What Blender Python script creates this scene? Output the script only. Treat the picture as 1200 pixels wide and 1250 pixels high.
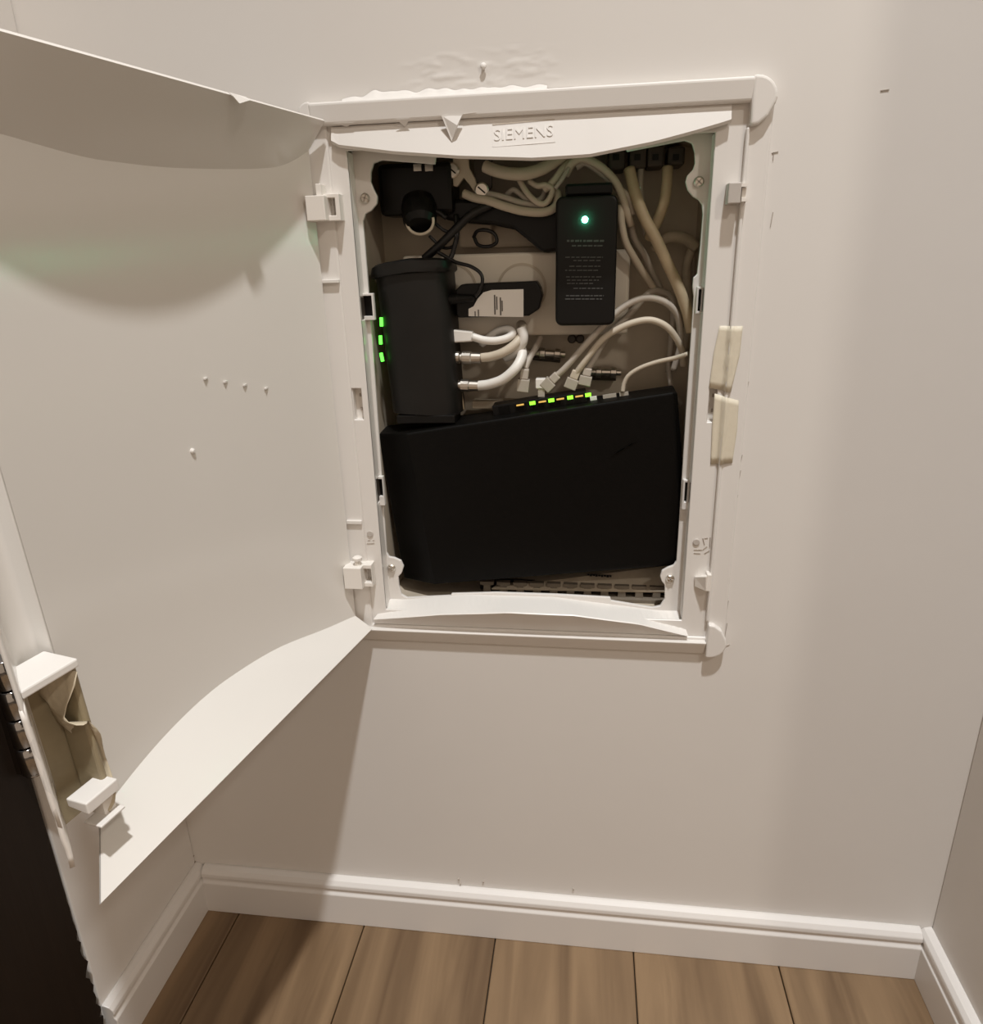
import bpy, bmesh, math, random
from mathutils import Vector, Matrix, noise
random.seed(7)
for o in list(bpy.data.objects): bpy.data.objects.remove(o)
S = bpy.context.scene
COL = S.collection

# ------------------------------------------------------------------ camera
CAM = Vector((0.22915, -0.60893, 0.35441))
YAW, PITCH, ROLL, FPX = -0.140345, 0.339262, -0.029025, 867.84
fw = Vector((math.sin(YAW)*math.cos(PITCH), math.cos(YAW)*math.cos(PITCH), -math.sin(PITCH)))
r0 = Vector((math.cos(YAW), -math.sin(YAW), 0)); u0 = r0.cross(fw)
rt = math.cos(ROLL)*r0 + math.sin(ROLL)*u0
up = -math.sin(ROLL)*r0 + math.cos(ROLL)*u0
cd = bpy.data.cameras.new('camera'); cam = bpy.data.objects.new('camera', cd); COL.objects.link(cam)
cam.matrix_world = Matrix(((rt.x, up.x, -fw.x, CAM.x), (rt.y, up.y, -fw.y, CAM.y), (rt.z, up.z, -fw.z, CAM.z), (0, 0, 0, 1)))
cd.sensor_fit = 'VERTICAL'; cd.sensor_height = 25.0; cd.lens = FPX/1250*25.0; cd.clip_start = 0.01
S.camera = cam

# ------------------------------------------------------------------ world, lamps, exposure
w = bpy.data.worlds.new('room_ambience'); S.world = w; w.use_nodes = True
w.node_tree.nodes['Background'].inputs[0].default_value = (1.0, 0.78, 0.60, 1)
w.node_tree.nodes['Background'].inputs[1].default_value = 0.50

def lamp(name, loc, target, size, watts, col):
    d = bpy.data.lights.new(name, 'AREA'); d.shape = 'DISK'; d.size = size; d.energy = watts; d.color = col
    o = bpy.data.objects.new(name, d); COL.objects.link(o); o.location = loc
    o.rotation_euler = (Vector(target)-Vector(loc)).to_track_quat('-Z', 'Y').to_euler()
    return o
sd = bpy.data.lights.new('ceiling_downlight', 'SPOT'); sd.energy = 242; sd.color = (0.99, 1.0, 1.0)
sd.spot_size = math.radians(83); sd.spot_blend = 1.0; sd.shadow_soft_size = 0.045
so = bpy.data.objects.new('ceiling_downlight', sd); COL.objects.link(so); so.location = (0.46, -0.90, 2.54)   # a recessed spot, pointing straight down
lamp('corridor_light', (0.99, -1.2, 1.35), (0.2, 0, 0.3), 0.08, 3.9, (1.0, 0.93, 0.82))

S.view_settings.view_transform = 'Standard'; S.view_settings.look = 'None'
S.view_settings.gamma = 1; S.view_settings.use_curve_mapping = False
S.view_settings.exposure = 0.11

# ------------------------------------------------------------------ materials
def mat(name, col, rough=0.5, metal=0, spec=0.5, bump=0, bscale=60, var=0, vscale=20, emit=None, estr=0, detail=4, stretch=None):
    m = bpy.data.materials.new(name); m.use_nodes = True
    nt = m.node_tree; b = nt.nodes['Principled BSDF']
    b.inputs['Base Color'].default_value = (*col, 1); b.inputs['Roughness'].default_value = rough
    b.inputs['Metallic'].default_value = metal; b.inputs['Specular IOR Level'].default_value = spec
    if emit:
        b.inputs['Emission Color'].default_value = (*emit, 1); b.inputs['Emission Strength'].default_value = estr
    if bump or var:
        tc = nt.nodes.new('ShaderNodeTexCoord'); mp = nt.nodes.new('ShaderNodeMapping')
        nt.links.new(tc.outputs['Object'], mp.inputs[0])
        if stretch: mp.inputs['Scale'].default_value = stretch
        if var:
            n = nt.nodes.new('ShaderNodeTexNoise'); n.inputs['Scale'].default_value = vscale; n.inputs['Detail'].default_value = detail
            nt.links.new(mp.outputs[0], n.inputs['Vector'])
            mx = nt.nodes.new('ShaderNodeMix'); mx.data_type = 'RGBA'
            mx.inputs[6].default_value = (*[c*(1-var) for c in col], 1); mx.inputs[7].default_value = (*[min(1, c*(1+var)) for c in col], 1)
            nt.links.new(n.outputs['Fac'], mx.inputs[0]); nt.links.new(mx.outputs[2], b.inputs['Base Color'])
        if bump:
            n2 = nt.nodes.new('ShaderNodeTexNoise'); n2.inputs['Scale'].default_value = bscale; n2.inputs['Detail'].default_value = 3
            nt.links.new(mp.outputs[0], n2.inputs['Vector'])
            bp = nt.nodes.new('ShaderNodeBump'); bp.inputs['Strength'].default_value = bump; bp.inputs['Distance'].default_value = 0.002
            nt.links.new(n2.outputs['Fac'], bp.inputs['Height']); nt.links.new(bp.outputs[0], b.inputs['Normal'])
    return m
M = {}
M['wall'] = mat('wall_paint', (0.74, 0.71, 0.675), 0.62, spec=0.3, bump=0.12, bscale=14, var=0.025, vscale=5)
M['wall_shade'] = mat('wall_paint_shade_tone', (0.70, 0.645, 0.615), 0.62, spec=0.3, bump=0.10, bscale=14, var=0.02, vscale=5)  # unused; shade at the right of the wall put into a paint colour
M['trim'] = mat('painted_baseboard', (0.76, 0.73, 0.70), 0.38, bump=0.05, bscale=30)
M['white'] = mat('white_plastic', (0.755, 0.725, 0.69), 0.34, bump=0.03, bscale=40, var=0.02, vscale=12)
M['door'] = mat('white_door_plastic', (0.73, 0.70, 0.66), 0.20, bump=0.02, bscale=14, var=0.015, vscale=9)
M['clip'] = mat('ivory_clip_plastic', (0.80, 0.76, 0.71), 0.4)
M['greyclip'] = mat('grey_clip_plastic', (0.50, 0.46, 0.42), 0.45)
M['box'] = mat('beige_box_plastic', (0.50, 0.43, 0.34), 0.55, var=0.22, vscale=26, bump=0.1, bscale=50)
M['dust'] = mat('dusty_beige', (0.40, 0.34, 0.26), 0.8, var=0.35, vscale=60)
M['outlet'] = mat('outlet_plastic', (0.66, 0.60, 0.51), 0.42, var=0.05, vscale=30)
M['black'] = mat('black_plastic', (0.0042, 0.0038, 0.0034), 0.40, spec=.25, bump=0.03, bscale=300)
M['modem'] = mat('dusty_black_plastic', (0.0095, 0.0085, 0.0075), 0.42, spec=.3, var=0.35, vscale=35)
M['router'] = mat('matt_black_plastic', (0.0030, 0.0026, 0.0022), 0.5, spec=0.13, bump=0.1, bscale=500)
M['blackcord'] = mat('black_cord', (0.008, 0.007, 0.007), 0.45)
M['whitecable'] = mat('white_cable', (0.80, 0.77, 0.72), 0.42)
M['cream'] = mat('cream_cable', (0.56, 0.49, 0.39), 0.5, var=0.08, vscale=50)
M['grey'] = mat('grey_cable', (0.48, 0.43, 0.37), 0.5, var=0.08, vscale=50)
M['yellow'] = mat('yellowed_cable', (0.52, 0.42, 0.28), 0.5, var=0.25, vscale=60)
M['steel'] = mat('zinc_steel', (0.62, 0.58, 0.52), 0.3, metal=1, var=0.15, vscale=90)
M['dark'] = mat('dark_bracket', (0.055, 0.043, 0.033), 0.55, var=0.4, vscale=60)
M['rail'] = mat('dull_brown_rail', (0.17, 0.14, 0.105), 0.7, var=0.3, vscale=80)
M['chrome'] = mat('chrome', (0.42, 0.41, 0.40), 0.10, metal=1)
M['tape'] = mat('masking_tape', (0.70, 0.64, 0.515), 0.5, bump=0.12, bscale=220, var=0.06, vscale=120)
M['oldtape'] = mat('aged_tape', (0.56, 0.48, 0.35), 0.6, bump=0.3, bscale=120, var=0.2, vscale=60)
M['pocket'] = mat('dirty_olive_plastic', (0.30, 0.245, 0.155), 0.6, bump=0.2, bscale=120, var=0.2, vscale=60)
M['label'] = mat('white_label_paper', (0.80, 0.77, 0.73), 0.5)
M['ink'] = mat('grey_ink', (0.10, 0.09, 0.085), 0.7)
M['print'] = mat('dark_grey_print', (0.06, 0.06, 0.058), 0.6)
M['led'] = mat('green_led', (0.1, 0.9, 0.1), 0.4, emit=(0.10, 1.0, 0.05), estr=2.2)
M['portled'] = mat('yellow_green_led', (0.3, 0.9, 0.05), 0.4, emit=(0.22, 1.0, 0.03), estr=1.6)
M['amber'] = mat('amber_led', (0.7, 0.45, 0.1), 0.4, emit=(0.85, 0.48, 0.12), estr=0.45)
M['teal'] = mat('teal_green_led', (0.1, 1.0, 0.5), 0.4, emit=(0.10, 1.0, 0.50), estr=110)
M['plugclear'] = mat('clear_grey_plug', (0.42, 0.38, 0.32), 0.25)
M['crack'] = mat('paint_crack_dirt', (0.42, 0.37, 0.32), 0.8)
M['darkwood'] = mat('dark_brown_wood', (0.011, 0.006, 0.0035), 0.5, spec=.25, var=0.3, vscale=12, stretch=(6, 6, 0.6), bump=0.15, bscale=25)

def wood():
    m = bpy.data.materials.new('oak_laminate'); m.use_nodes = True; nt = m.node_tree; b = nt.nodes['Principled BSDF']
    tc = nt.nodes.new('ShaderNodeTexCoord'); mp = nt.nodes.new('ShaderNodeMapping'); mp.inputs['Scale'].default_value = (22, 1.6, 4)
    oi = nt.nodes.new('ShaderNodeObjectInfo'); add = nt.nodes.new('ShaderNodeVectorMath'); add.operation = 'ADD'
    cmb = nt.nodes.new('ShaderNodeCombineXYZ'); mul = nt.nodes.new('ShaderNodeMath'); mul.operation = 'MULTIPLY'; mul.inputs[1].default_value = 37
    nt.links.new(oi.outputs['Random'], mul.inputs[0]); nt.links.new(mul.outputs[0], cmb.inputs[1]); nt.links.new(mul.outputs[0], cmb.inputs[0])
    nt.links.new(tc.outputs['Object'], mp.inputs[0]); nt.links.new(mp.outputs[0], add.inputs[0]); nt.links.new(cmb.outputs[0], add.inputs[1])
    n = nt.nodes.new('ShaderNodeTexNoise'); n.inputs['Scale'].default_value = 1.6; n.inputs['Detail'].default_value = 7; n.inputs['Distortion'].default_value = 0.6
    nt.links.new(add.outputs[0], n.inputs['Vector'])
    cr = nt.nodes.new('ShaderNodeValToRGB'); cr.color_ramp.elements[0].position = .3; cr.color_ramp.elements[1].position = .72
    cr.color_ramp.elements[0].color = (0.13, 0.078, 0.040, 1); cr.color_ramp.elements[1].color = (0.29, 0.19, 0.105, 1)
    nt.links.new(n.outputs['Fac'], cr.inputs[0]); nt.links.new(cr.outputs[0], b.inputs['Base Color'])
    b.inputs['Roughness'].default_value = .42
    return m
M['wood'] = wood()

# ------------------------------------------------------------------ helpers
def at(px, py, y):                       # the point at depth y (0 = wall face) seen at a photo position
    d = fw + rt*((px-600)/FPX) - up*((py-625)/FPX)
    return CAM + d*((y-CAM.y)/d.y)
def zat(px, py, y): return at(px, py, y).z

def obj(name, bm, m, parent=None, smooth=False, bevel=0, seg=2):
    me = bpy.data.meshes.new(name)
    bmesh.ops.recalc_face_normals(bm, faces=bm.faces)
    bm.to_mesh(me); bm.free()
    for mm in (m if isinstance(m, list) else [m]): me.materials.append(mm)
    o = bpy.data.objects.new(name, me); COL.objects.link(o)
    if smooth:
        for p in me.polygons: p.use_smooth = True
    if bevel:
        b = o.modifiers.new('bevel', 'BEVEL'); b.width = bevel; b.segments = seg; b.limit_method = 'ANGLE'; b.angle_limit = math.radians(32)
        b.harden_normals = False
    if parent is not None: attach(o, parent)
    return o
def attach(o, parent):
    o.parent = parent
    if parent.type == 'EMPTY': o.matrix_parent_inverse = Matrix.Translation(-Vector(parent.location))
def tag(o, label, cat, group=None, kind=None):
    if kind: o['kind'] = kind
    if label: o['label'] = label
    if cat: o['category'] = cat
    if group: o['group'] = group
    return o
def thing(name, label, cat, loc, group=None):
    e = bpy.data.objects.new(name, None); e.empty_display_size = .02; COL.objects.link(e); e.location = loc
    return tag(e, label, cat, group)
def struct(name, bm, m, parent=None, **k):
    o = obj(name, bm, m, parent, **k)
    if parent is None: o['kind'] = 'structure'
    return o

def box(bm, lo, hi, mx=None):
    lo = Vector(lo); hi = Vector(hi)
    vs = [bm.verts.new((x, y, z)) for x in (lo.x, hi.x) for y in (lo.y, hi.y) for z in (lo.z, hi.z)]
    if mx is not None:
        for v in vs: v.co = mx @ v.co
    for f in ((0, 1, 3, 2), (4, 6, 7, 5), (0, 4, 5, 1), (2, 3, 7, 6), (0, 2, 6, 4), (1, 5, 7, 3)):
        bm.faces.new([vs[i] for i in f])
    return bm
def nbox(lo, hi, mx=None): return box(bmesh.new(), lo, hi, mx)
def hexa(front, back):                   # solid between two quads
    bm = bmesh.new(); a = [bm.verts.new(p) for p in front]; b = [bm.verts.new(p) for p in back]
    bm.faces.new(a); bm.faces.new(b[::-1])
    for i in range(4):
        j = (i+1) % 4; bm.faces.new((a[i], b[i], b[j], a[j]))
    return bm
def prism(pts, y0, y1, bm=None):         # (x, z) outline pushed from y0 to y1
    bm = bm or bmesh.new()
    a = [bm.verts.new((p[0], y0, p[1])) for p in pts]; b = [bm.verts.new((p[0], y1, p[1])) for p in pts]
    bm.faces.new(a); bm.faces.new(b[::-1]); n = len(pts)
    for i in range(n):
        j = (i+1) % n; bm.faces.new((a[i], b[i], b[j], a[j]))
    return bm
def plate(outer, holes, y0, y1):         # flat plate with holes, front at y0
    bm = bmesh.new(); ed = []
    for loop in [outer]+holes:
        vs = [bm.verts.new((p[0], y0, p[1])) for p in loop]
        ed += [bm.edges.new((vs[i], vs[(i+1) % len(vs)])) for i in range(len(vs))]
    bmesh.ops.triangle_fill(bm, use_beauty=True, use_dissolve=False, edges=ed)
    r = bmesh.ops.extrude_face_region(bm, geom=bm.faces[:])
    for v in r['geom']:
        if isinstance(v, bmesh.types.BMVert): v.co.y = y1
    return bm
def gridplate(x0, z0, x1, z1, holes, y0, y1):   # rectangular plate with rectangular holes
    xs = sorted({x0, x1}|{h[0][0] for h in holes}|{h[2][0] for h in holes}); zs = sorted({z0, z1}|{h[0][1] for h in holes}|{h[2][1] for h in holes})
    bm = bmesh.new(); V = {}
    def v(i, k):
        if (i, k) not in V: V[i, k] = bm.verts.new((xs[i], y0, zs[k]))
        return V[i, k]
    for i in range(len(xs)-1):
        for k in range(len(zs)-1):
            cx, cz = (xs[i]+xs[i+1])/2, (zs[k]+zs[k+1])/2
            if any(h[0][0] < cx < h[2][0] and h[0][1] < cz < h[2][1] for h in holes): continue
            bm.faces.new((v(i, k), v(i+1, k), v(i+1, k+1), v(i, k+1)))
    r = bmesh.ops.extrude_face_region(bm, geom=bm.faces[:])
    for q in r['geom']:
        if isinstance(q, bmesh.types.BMVert): q.co.y = y1
    return bm
def rrect(x0, z0, x1, z1, r, n=6):
    out = []
    for cx, cz, a in ((x1-r, z1-r, 0), (x0+r, z1-r, 90), (x0+r, z0+r, 180), (x1-r, z0+r, 270)):
        for i in range(n+1):
            t = math.radians(a+90*i/n); out.append((cx+r*math.cos(t), cz+r*math.sin(t)))
    return out
def rect(x0, z0, x1, z1): return [(x0, z0), (x1, z0), (x1, z1), (x0, z1)]
def spline(pts, n=8):
    P = [Vector(p) for p in pts]; P = [2*P[0]-P[1]]+P+[2*P[-1]-P[-2]]; out = []
    for i in range(1, len(P)-2):
        for k in range(n):
            t = k/n; a, b, c, d = P[i-1:i+3]
            out.append(.5*((2*b)+(c-a)*t+(2*a-5*b+4*c-d)*t*t+(3*b-a-3*c+d)*t**3))
    out.append(P[-2]); return out
def tube(pts, r, bm=None, n=8, seg=10, raw=False, flat=1.0):
    bm = bm or bmesh.new(); Q = [Vector(p) for p in pts] if raw else spline(pts, n)
    rings = []; prev = None
    for i, q in enumerate(Q):
        t = (Q[min(i+1, len(Q)-1)]-Q[max(i-1, 0)]).normalized()
        if prev is None:
            a = Vector((0, 0, 1)) if abs(t.z) < .8 else Vector((1, 0, 0)); s = t.cross(a).normalized()
        else: s = (prev-t*prev.dot(t)).normalized()
        prev = s; b = t.cross(s)
        rr = r[min(i*len(r)//len(Q), len(r)-1)] if isinstance(r, (list, tuple)) else r
        rings.append([bm.verts.new(q+(s*math.cos(2*math.pi*k/seg)*flat+b*math.sin(2*math.pi*k/seg))*rr) for k in range(seg)])
    for i in range(len(rings)-1):
        for k in range(seg):
            bm.faces.new((rings[i][k], rings[i][(k+1) % seg], rings[i+1][(k+1) % seg], rings[i+1][k]))
    bm.faces.new(rings[0][::-1]); bm.faces.new(rings[-1]); return bm
def lathe(a, b, prof, bm=None, seg=18):  # profile of (t along a->b, radius)
    bm = bm or bmesh.new(); a = Vector(a); b = Vector(b); ax = (b-a)
    t = ax.normalized(); s = t.cross(Vector((0, 0, 1)) if abs(t.z) < .8 else Vector((1, 0, 0))).normalized(); c = t.cross(s)
    rings = [[bm.verts.new(a+ax*p+(s*math.cos(2*math.pi*k/seg)+c*math.sin(2*math.pi*k/seg))*r) for k in range(seg)] for p, r in prof]
    for i in range(len(rings)-1):
        for k in range(seg): bm.faces.new((rings[i][k], rings[i][(k+1) % seg], rings[i+1][(k+1) % seg], rings[i+1][k]))
    bm.faces.new(rings[0][::-1]); bm.faces.new(rings[-1]); return bm
def path(pts): return [at(u, v, y) for u, v, y in pts]
def strip(rows, thick=None, bm=None):    # grid surface from rows of points
    bm = bm or bmesh.new(); G = [[bm.verts.new(p) for p in r] for r in rows]
    for i in range(len(G)-1):
        for k in range(len(G[0])-1): bm.faces.new((G[i][k], G[i][k+1], G[i+1][k+1], G[i+1][k]))
    return bm
def lerp(tab, x):
    if x <= tab[0][0]: return tab[0][1]
    for (a, b), (c, d) in zip(tab, tab[1:]):
        if x <= c: return b+(d-b)*(x-a)/(c-a)
    return tab[-1][1]
def smoothtab(tab, x):                   # smooth (cosine-free cubic) interpolation
    P = spline([(a, b, 0) for a, b in tab], 12); return lerp([(p.x, p.y) for p in P], x)

def pbox(u0_, v0_, u1_, v1_, y0, y1, ref=None):
    yr = y0 if ref is None else ref; a = at(u0_, v1_, yr); b = at(u1_, v0_, yr)
    return (min(a.x, b.x), y0, min(a.z, b.z)), (max(a.x, b.x), y1, max(a.z, b.z))

# ------------------------------------------------------------------ room
FL, CE, XL, XR = -0.375, 2.58, -0.227, 0.595
H0, H1, HX0, HX1 = 0.022, 0.452, 0.022, 0.338       # opening cut for the box
bm = plate(rect(XL-.1, FL-.02, XR+.1, CE), [rect(HX0, H0, HX1, H1)], 0.0, 0.13)
wb = struct('wall_back', bm, M['wall'])
struct('wall_left', nbox((XL-.1, -.176, FL-.02), (XL, 0.0, CE)), M['wall'], bevel=.002)
struct('wall_right', nbox((XR, -.36, FL-.02), (XR+.12, 0.0, CE)), M['wall'], bevel=.002)
struct('ceiling', nbox((-2.5, -3, CE), (2.5, .13, CE+.08)), M['wall'])
# no painted skin right of the cabinet: the shade edge there comes from corridor_light
bm = bmesh.new(); n = 40
ft = bpy.data.objects
fl = struct('floor', nbox((-2.5, -3, FL-.03), (2.5, 0.0, FL-.008)), M['dark'])
pw = .155; pm = None
i = 0
for k in range(-3, 6):
    x0 = -0.02+k*pw
    for (y0, y1) in ((-1.35, -.002),) if k % 2 else ((-.62, -.002), (-1.9, -.622)):
        b_ = nbox((0.0006, y0, FL-.008), (pw-.0006, y1, FL)); o = obj('plank', b_, M['wood'], None, bevel=.0008, seg=1)
        o.parent = fl; o.location = (x0, 0, 0)
def baseboard(name, p0, p1, nrm):        # moulded profile run from p0 to p1
    prof = [(0, FL), (.013, FL), (.013, FL+.043), (.0105, FL+.046), (.0105, FL+.049), (.012, FL+.051), (.0115, FL+.0555), (.008, FL+.0595), (.003, FL+.0615), (0, FL+.0615)]
    bm = bmesh.new(); nrm = Vector(nrm); rows = []
    for p in (p0, p1):
        rows.append([bm.verts.new(Vector((p[0], p[1], 0))+nrm*d+Vector((0, 0, z))) for d, z in prof])
    n = len(prof)
    for i in range(n): bm.faces.new((rows[0][i], rows[0][(i+1) % n], rows[1][(i+1) % n], rows[1][i]))
    bm.faces.new(rows[0][::-1]); bm.faces.new(rows[1])
    return struct(name, bm, M['trim'], bevel=.0008, seg=2)
baseboard('baseboard_back', (XL+.012, 0), (XR-.012, 0), (0, -1, 0))
baseboard('baseboard_left', (XL, -.176), (XL, 0), (1, 0, 0))
baseboard('baseboard_right', (XR, -.36), (XR, 0), (-1, 0, 0))

# dark room door at the far left, with its chrome hinge
bm = bmesh.new(); rows = []
zs = [FL+.004+(2.03-.004)*((i/160)**2.2) for i in range(161)]
for z in zs:
    jag = 0 if z > -.16 else (.006*noise.noise(Vector((1.3, 2.1, z*120)))+.004*noise.noise(Vector((4.3, 2.1, z*300))))*min(1, (-.16-z)/.08)
    e = -.1845+jag
    rows.append([Vector((-.262, -.80, z)), Vector((-.2205, -.80, z)), Vector((-.2205, e, z)), Vector((-.262, e, z)), Vector((-.262, -.80, z))])
d1 = struct('door_1', strip(rows), M['darkwood'])
c0 = Vector((-.2115, -.1885, 0))
bm = bmesh.new(); K = -.026
for j in range(4):
    a = c0+Vector((0, 0, K+j*.0265)); b = a+Vector((0, 0, .0255))
    lathe(a, b, [(0, .0072), (.05, .0085), (.95, .0085), (1, .0072)], bm, 24)
lathe(c0+Vector((0, 0, K-.004)), c0+Vector((0, 0, K)), [(0, .003), (.5, .0065), (1, .0070)], bm, 24)
hg = obj('door_hinge', bm, M['chrome'], d1, smooth=False)
hg['label'] = 'chrome barrel hinge at the edge of the dark door'
for p in hg.data.polygons: p.use_smooth = len(p.vertices) == 4
obj('hinge_leaf', nbox((-.2206, -.1955, K+.002), (-.2120, -.187, K+.10)), M['chrome'], hg)

# ------------------------------------------------------------------ wall defects
bm = bmesh.new(); rows = []            # scraped plaster above the frame
A0, A1 = at(478, 100, 0), at(700, 62, 0)
nx, nz = 90, 26
for i in range(nx+1):
    r = []
    for k in range(nz+1):
        x = A0.x+(A1.x-A0.x)*i/nx; z = .4755+(.030)*k/nz
        f = min(1, 4*i/nx, 4*(nx-i)/nx)*min(1, 3*(nz-k)/nz, .3+3*k/nz)
        q = noise.noise(Vector((x*60, z*190, 3)))+.5*noise.noise(Vector((x*140, z*420, 9)))
        q = max(0, q)**.7
        r.append(Vector((x, -.0001-.0006*f*q, z)))
    rows.append(r)
obj('plaster_scrape', strip(rows), M['wall'], wb, smooth=True)
bm = bmesh.new(); rows = []            # lifted paint lip along the top of the frame
for i in range(120):
    u = 418+i*2.1; t = i/119
    lift = (.0045*(1-t)**1.5+.0012)*(0.55+.9*abs(noise.noise(Vector((u*.03, 2, 5)))))*min(1, 8*t+.15)
    p = at(u, 126-(u-370)*.062+(0), 0)
    zb = .4738; hgt = .0015+.0065*min(1, 6*t)*(1-.75*t)*(0.6+.7*noise.noise(Vector((u*.06, 7, 1))))
    rows.append([Vector((p.x, -.0005, zb+max(.001, hgt)+.001)), Vector((p.x, -.0015-lift*.6, zb+max(.0006, hgt)*.7)), Vector((p.x, -.003-lift, zb+.0002)), Vector((p.x, -.0085, zb-.0008))])
obj('paint_lip', strip(rows), M['wall'], wb, smooth=True)
bm = lathe(at(590, 82, 0), at(590, 80, -.0035), [(0, .0012), (.6, .0014), (.8, .0024), (1, .0018)], None, 10)
nl = obj('nail', bm, M['label'], wb, smooth=True); nl['label'] = 'small white nail head above the frame'
bm = bmesh.new()
for (u, v, L, a) in ((942, 268, 9, 5), (946, 186, 4, 80), (944, 191, 5, 0), (913, 470, 5, 8), (910, 478, 3, 8), (905, 560, 6, 8), (902, 585, 14, 6), (899, 612, 10, 6), (896, 640, 5, 6), (891, 685, 5, 6), (890, 705, 8, 4), (888, 740, 10, 4), (886, 770, 14, 4), (885, 789, 8, 60), (1080, 110, 5, 85)):
    p = at(u, v, 0); L *= .00072; w_ = .00025; L *= .8
    mx = Matrix.Translation(p) @ Matrix.Rotation(math.radians(a), 4, 'Y')
    box(bm, (-w_, -.0006, -L), (w_, .0002, L), mx)
obj('paint_crack', bm, M['crack'], wb)
bm = bmesh.new()
for (u, v) in ((562, 1079), (590, 1076), (560, 1073), (700, 1085), (236, 1045), (238, 1052)):
    p = at(u, v, -.001); box(bm, p-Vector((.0008, .0012, .0006)), p+Vector((.0008, .0012, .0006)))
obj('caulk_chip', bm, M['crack'], wb)

# ------------------------------------------------------------------ the cabinet
W, H = .36, .4744
cab = thing('telecom_cabinet', 'white recessed telecom cabinet with its door hanging open, wires inside', 'cabinet', (W/2, 0, 0))
# flange: thin ring all round, raised bands along top and bottom
obj('flange', plate(rrect(.001, .001, W-.001, H-.001, .016), [rect(.0215, .0185, .342, .4606)], -.0035, -.0002), M['white'], cab, bevel=.0022, seg=3)
def arc(cx, cz, r, a0, a1, n=7): return [(cx+r*math.cos(math.radians(a0+(a1-a0)*i/n)), cz+r*math.sin(math.radians(a0+(a1-a0)*i/n))) for i in range(n+1)]
def band(strip_, fan, xe=.342):              # sloped moulding (z, y) run plus the flat rounded corner piece
    bm = bmesh.new(); v0 = []; 
    rows = [[Vector((x, y, z)) for z, y in strip_] for x in (.0095, xe)]
    a = [bm.verts.new(p) for p in rows[0]]; b = [bm.verts.new(p) for p in rows[1]]; n = len(a)
    for q in range(n): bm.faces.new((a[q], a[(q+1) % n], b[(q+1) % n], b[q]))
    bm.faces.new(a[::-1]); bm.faces.new(b)
    return prism(fan, -.0095, -.0003, bm)
obj('top_band', band([(.4575, -.0003), (.4575, -.0078), (.4735, -.0095), (.4745, -.0003)],
    [(.3418, .4575), (.3424, .4415), (.348, .4425), (.3545, .4475), (.359, .456)]+arc(.345, .4595, .015, 0, 90)+[(.3418, .4745)], .3475), M['white'], cab, bevel=.0022, seg=3)
obj('bottom_band', band([(.0155, -.0003), (.0155, -.0095), (.001, -.0034), (.0, -.0003)],
    [(.3418, .0), (.3418, .0155), (.3424, .0345), (.348, .0335), (.3545, .0285), (.359, .0195)]+arc(.345, .0150, .015, 0, -90)), M['white'], cab, bevel=.0018, seg=3)
obj('band_end', prism([(.001, .4575), (.0110, .4575), (.0110, .4745)]+arc(.0095, .4660, .0085, 90, 180, 5), -.0085, -.0003), M['white'], cab, bevel=.0022, seg=3)
# channel the door seats in
slots = []
for (u0_, v0_, u1_, v1_) in ((429, 474, 441, 512), (863, 474, 876, 515)):
    a = at(u0_, v1_, 0); b = at(u1_, v0_, 0); slots.append(rect(a.x, a.z, b.x, b.z))
obj('door_channel', gridplate(.0195, .0180, .3430, .4610, [rect(.0355, .034, .3192, .440)]+slots, -.0012, .0016), M['white'], cab, bevel=.0006, seg=1)
for s in slots:
    x0, z0 = s[0]; x1, z1 = s[2]
    sp = obj('slot_pocket', plate(rect(x0-.001, z0-.001, x1+.001, z1+.001), [rect(x0, z0, x1, z1)], .0012, .007), M['white'], cab)
    box_ = nbox((x0-.001, .007, z0-.001), (x1+.001, .0085, z1+.001)); obj('slot_floor', box_, M['clip'], sp)
    b2 = bmesh.new()
    for q in (.3, .75):
        c = Vector(((x0*.3+x1*.7), .007, z0+(z1-z0)*q)); box(b2, c-Vector((.0009, .0006, .0014)), c+Vector((.0009, 0, .0014)))
    obj('slot_hole', b2, M['crack'], sp)
obj('ridge', prism([(.3405, .036), (.3432, .036), (.3432, .4415), (.3405, .4415)], -.0062, -.001), M['white'], cab, bevel=.0012)
# side walls of the recess, with gaps for catches
def wall_segments(x, xo, gaps):
    bm = bmesh.new(); zz = .034
    for a, b in gaps: box(bm, (min(x, xo), -.0006, zz), (max(x, xo), .015, a)); zz = b
    box(bm, (min(x, xo), -.0006, zz), (max(x, xo), .015, .440))
    for a, b in gaps: box(bm, (min(x, xo), -.0006, a), (max(x, xo), .003, b)); 
    return bm
gl = [(zat(462, 612, .008), zat(462, 584, .008)), (zat(448, 390, .008), zat(448, 362, .008))]
gr = [(zat(838, 614, .008), zat(838, 588, .008)), (zat(855, 381, .008), zat(855, 352, .008))]
for gg, x0_ in ((gl, .0341), (gr, .3197)):
    for a, b in gg: obj('catch_slot_shade', nbox((x0_, .0035, a+.001), (x0_+.0009, .0145, b-.001)), M['dark'], cab)  # dark slab standing in for the shade inside the gap
obj('left_return', wall_segments(.0355, .0340, gl), M['white'], cab, bevel=.0005, seg=1)
obj('right_return', wall_segments(.3192, .3207, gr), M['white'], cab, bevel=.0005, seg=1)
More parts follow.
